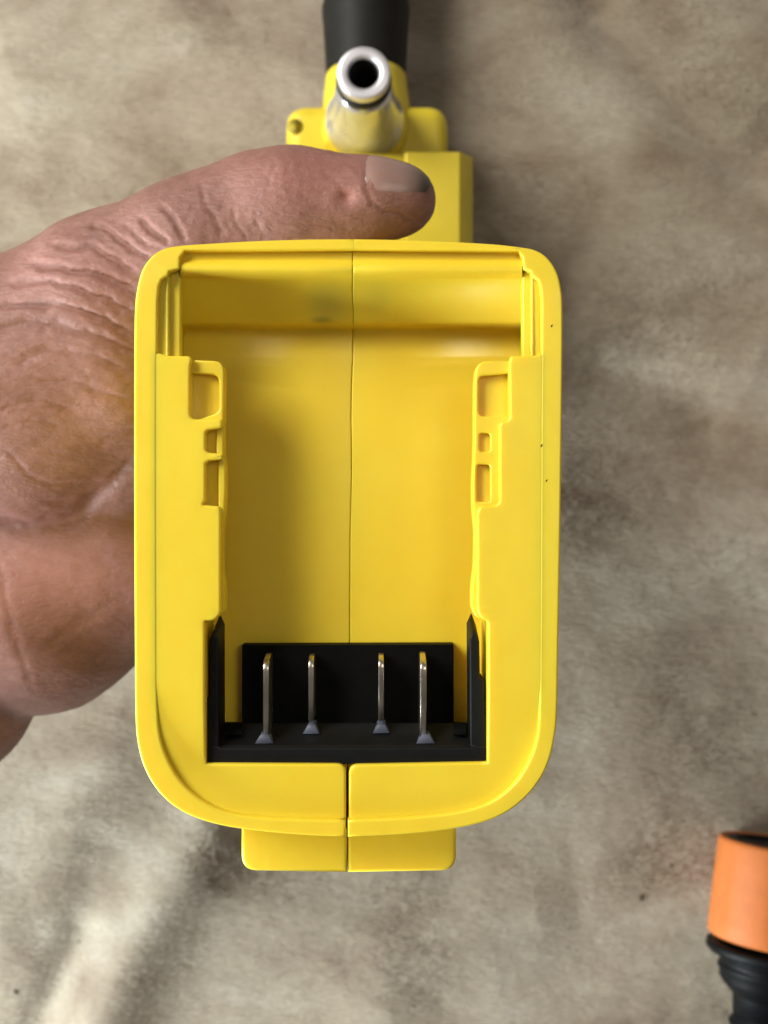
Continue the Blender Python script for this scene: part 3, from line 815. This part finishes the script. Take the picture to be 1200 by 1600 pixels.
for pts, dep, wd in creases:
    dep *= 1.0; wd *= .72
    d, s, t = poly_dist(UXn, UYn, dense(pts, 3) if len(pts) > 2 else pts)
    fade = np.clip(np.minimum(t, 1 - t) * 6 + .15, 0, 1)
    disp -= front * fade * dep * np.exp(-(d / wd) ** 2)
    disp += front * fade * dep * .16 * np.exp(-((d - wd * 2.0) / (wd * 1.1)) ** 2)
# web folds: many thin fanning wrinkles between wrist and thumb
msk = np.exp(-((UX - 120) / 130) ** 2 - ((UY - 470) / 110) ** 2) * front
ang = UY - .22 * UX - .0009 * (UX - 200) ** 2
disp += msk * .09 * np.abs(np.sin((UX * .75 + UY) / 5.5 + 5 * vnoise(UX, UY, 35, 31, 2))) * vnoise(UX, UY, 18, 33, 2)
disp += front * .10 * vnoise(UX, UY * 2.2, 13, 41, 3)
disp += msk * .085 * np.sin(ang / 4.2 + 7 * vnoise(UX, UY, 45, 11, 3)) * (vnoise(UX, UY, 30, 13, 2) + .6)
m2 = np.exp(-((UX - 350) / 90) ** 2 - ((UY - 350) / 60) ** 2) * front
disp += m2 * .03 * np.sin((UX + .45 * UY) / 3.6 + 4 * vnoise(UX, UY, 40, 15, 2))
m3 = np.exp(-((UX - 440) / 60) ** 2 - ((UY - 275) / 40) ** 2) * front
disp += m3 * .03 * np.sin((UX - .2 * UY) / 3.2 + 4 * vnoise(UX, UY, 30, 25, 2))
disp += .45 * vnoise(co[:, 0] + co[:, 2] * .7, co[:, 1], 9, 21, 3) * front
# pit on the thumb below the nail
dp = np.hypot(UX - 542, (UY - 308) * 1.2); disp -= .7 * np.exp(-(dp / 12) ** 2); disp += .15 * np.exp(-((dp - 26) / 11) ** 2)
# nail bed groove
red = np.clip(.75 * np.exp(-((UX - 470) / 110) ** 2 - ((UY - 275) / 45) ** 2) + .35 * np.exp(-((UX - 120) / 120) ** 2 - ((UY - 430) / 60) ** 2) + .6 * np.exp(-((UX - 90) / 170) ** 2 - ((UY - 910) / 100) ** 2) + .9 * np.exp(-(dp / 14) ** 2), 0, 1) * .7
nailm = np.exp(-(np.maximum(0, np.abs(UX - 636) - 38) / 9) ** 2 - (np.maximum(0, np.abs(UY - 288 - (UX - 636) * .25) - 32) / 8) ** 2)
disp *= 1 - nailm
co2 = co + no * disp[:, None]
hand_org = np.array(P(60, 700, -100))
me.vertices.foreach_set('co', ((co2 - hand_org) * MM).ravel())
at = me.attributes.new('red', 'FLOAT', 'POINT'); at.data.foreach_set('value', red.astype(np.float32))
me.update(); me.shade_smooth(); me.materials.append(M_SKIN)
hand = bpy.data.objects.new('hand', me); COL.objects.link(hand); hand.location = Vector(hand_org.tolist()) * MM
tag(hand, 'wrinkled bare hand reaching in from the left with its thumb across the yellow handle', 'hand')

# nail laid on the thumb
bvh = BVHTree.FromPolygons([Vector(v) for v in co2.tolist()], [tuple(p.vertices) for p in me.polygons])
def nail_on(A, B, up, w_deg, t0, t1, name, parent, r, lift=.45):
    A = Vector(A); B = Vector(B); axn = (B - A).normalized(); up = Vector(up); up = (up - axn * up.dot(axn)).normalized(); sd = axn.cross(up)
    nu, nv_ = 22, 18; V = []; T = []
    for i in range(nu + 1):
        u_ = i / nu
        for j in range(nv_ + 1):
            v_ = j / nv_ * 2 - 1
            wsc = math.sqrt(max(0.0, 1 - (max(0, .28 - u_) / .28) ** 2 * .72)) * (1 - .10 * max(0, (u_ - .75) / .25) ** 2)
            a = math.radians(w_deg) * v_ * wsc
            uu = t0 + (t1 - t0) * (u_ - (.10 * v_ * v_ if u_ > .5 else -.06 * v_ * v_) * (abs(u_ - .5) * 2))
            c = A + axn * uu; d = up * math.cos(a) + sd * math.sin(a)
            hit = bvh.ray_cast(c + d * (r * 3), -d)
            Lx = (B - A).length; q_ = max(0.0, 1 - (max(0, uu - Lx) / (r * 1.0)) ** 2) ** .5
            p = hit[0] if hit[0] is not None and abs((hit[0] - c).length - r * q_) < r * .3 else c + d * r * q_
            edge = max(abs(v_), 0)
            lf = lift * (1 - 1.5 * edge ** 4) * min(1, -.35 + u_ * 7)
            V.append(p + d * lf); T.append(u_)
    # smooth the sheet a little
    V = np.array([tuple(v) for v in V]).reshape(nu + 1, nv_ + 1, 3)
    for _ in range(2):
        S = V.copy(); S[1:-1, :] = (V[:-2, :] + V[2:, :] + 2 * V[1:-1, :]) / 4; V = S; S = V.copy(); S[:, 1:-1] = (V[:, :-2] + V[:, 2:] + 2 * V[:, 1:-1]) / 4; V = S
    V = V.reshape(-1, 3); Fq = [(i * (nv_ + 1) + j, i * (nv_ + 1) + j + 1, (i + 1) * (nv_ + 1) + j + 1, (i + 1) * (nv_ + 1) + j) for i in range(nu) for j in range(nv_)]
    o_ = link_mesh(name, V, Fq, M_NAIL, parent)
    at_ = o_.data.attributes.new('tip', 'FLOAT', 'POINT')
    vals = np.array(T, dtype=np.float32)
    if len(o_.data.vertices) == len(vals): at_.data.foreach_set('value', vals)
    mdf = o_.modifiers.new('thick', 'SOLIDIFY'); mdf.thickness = .0006; mdf.offset = -1
    return o_
nail_on(tC[0] * .5 + tB[0] * .5, tA[0], (0.05, .66, .75), 54, 0.3, 15.0, 'thumb_nail', hand, 8.0, .32)
for rg_ in FR:
    a, b = rg_[-2][0], rg_[-1][0]
    c = (a + b) / 2; outd = np.array([c[0] - HX, c[1] - (36 + (-c[2] - 50) / 120 * 24), 0])
    nail_on(a, b, tuple(outd), 45, 1.0, 11.5, 'finger_nail', hand, rg_[-1][1])

# ------------------------------------------------------------------ orange and black hose connector
axc = Vector((.12, 1, -.10)).normalized()
cc = Vector(P(1212, 1404, -190)); cz = bz_at(cc.x, cc.y)
rc_ = 20.4
cc.z = cz + rc_ - 1.0
con = empty('hose_connector', (cc.x, cc.y, cz)); tag(con, 'orange and black plastic garden hose connector lying on the blanket at the right edge', 'hose connector')
def cl(name, prof, mat, seg=96, cap=True):
    V, Fc = lathe(cc, axc, prof, seg, cap=cap); mb = MB(); mb.add(V, Fc); return mb.build(name, mat, con)
def collar():
    V = []; rings_ = []
    prof = [(-15.5, 17.2), (-14.9, 19.8), (-14.2, 20.2), (-9, 20.1), (8, 19.6), (16, 19.3), (17.3, 19.0), (17.8, 18.4), (17.8, 17.0), (17.0, 16.6), (4, 16.4)]
    u = Vector((0, 0, 1)); u = (u - axc * u.dot(axc)).normalized(); w = axc.cross(u); seg = 144
    for t, r in prof:
        rg = []
        for i in range(seg):
            a = 2 * math.pi * i / seg
            # six shallow finger flutes round the collar
            f = .55 * max(0, math.cos(6 * a + 1.2)) ** 3 if (-12 < t < 14 and r > 18) else 0
            rg.append(cc + axc * t + (u * math.cos(a) + w * math.sin(a)) * (r - f))
        rings_.append(rg)
    V, Fc = loft(rings_, True, False); mb = MB(); mb.add(V, Fc); return mb.build('orange_collar', M_ORG, con)
collar()
cl('inner_sleeve', [(17.2, 16.7), (17.4, 16.2), (17.2, 13), (16, 12.2), (2, 12), (2, 0)], M_CONB)
cl('flange', [(-17, 14), (-17.4, 19.8), (-18, 20.4), (-20, 20.2), (-21, 19.0), (-21.4, 16)], M_CONB)
cl('nut', [(-14, 14), (-21, 16.4), (-22.2, 16.6), (-22.6, 15.6), (-24.5, 15.4), (-25, 15.9), (-26, 15.9), (-26.5, 15.3), (-29, 15.1), (-31, 13.8), (-33, 11.4), (-34.5, 10.2), (-40, 9.8)], M_CONB)
cl('barb', [(-38, 9.6), (-42, 9.6), (-43, 10.8), (-44, 10.8), (-46, 9.6), (-48, 9.6), (-49, 10.8), (-54, 9.4), (-56, 10.4), (-58, 10.9), (-63, 9.4), (-64, 10.8), (-66, 10.9), (-72, 9.2), (-90, 9.0), (-91, 7)], M_CONB)

# crumbs on the blanket
random.seed(4)
crs = [(1001, 1402, 1.15), (24, 1551, .9), (1047, 1352, .7), (935, 812, .5), (120, 1475, .5)]
for i, (px, py, r) in enumerate(crs):
    x, y, _ = P(px, py, BZ); zz = bz_at(x, y)
    bm = bmesh.new(); bmesh.ops.create_icosphere(bm, subdivisions=2, radius=r)
    for v in bm.verts: v.co *= 1 + .35 * mnoise.noise(v.co * 1.3 + Vector((i * 7, 0, 0))); v.co.z *= .6; v.co.x *= .8
    bm.verts.index_update()
    V = [(v.co.x + x, v.co.y + y, v.co.z + zz + r * .25) for v in bm.verts]; Fc = [tuple(v.index for v in f.verts) for f in bm.faces]; bm.free()
    e_ = link_mesh('crumb', V, Fc, CRUMB if i else globals().setdefault('CRUMB', plain('brown_crumb', (.07, .05, .03), .8)))
    tag(e_, ['largest dark brown crumb on the blanket, left of the orange connector', 'small dark crumb near the lower left corner of the blanket', 'faint brown crumb close to the orange collar',
             'tiny dark crumb on the blanket right of the yellow rim', 'tiny crumb left of the blanket fold in the lower left'][i], 'crumb', 'crumbs on the blanket')
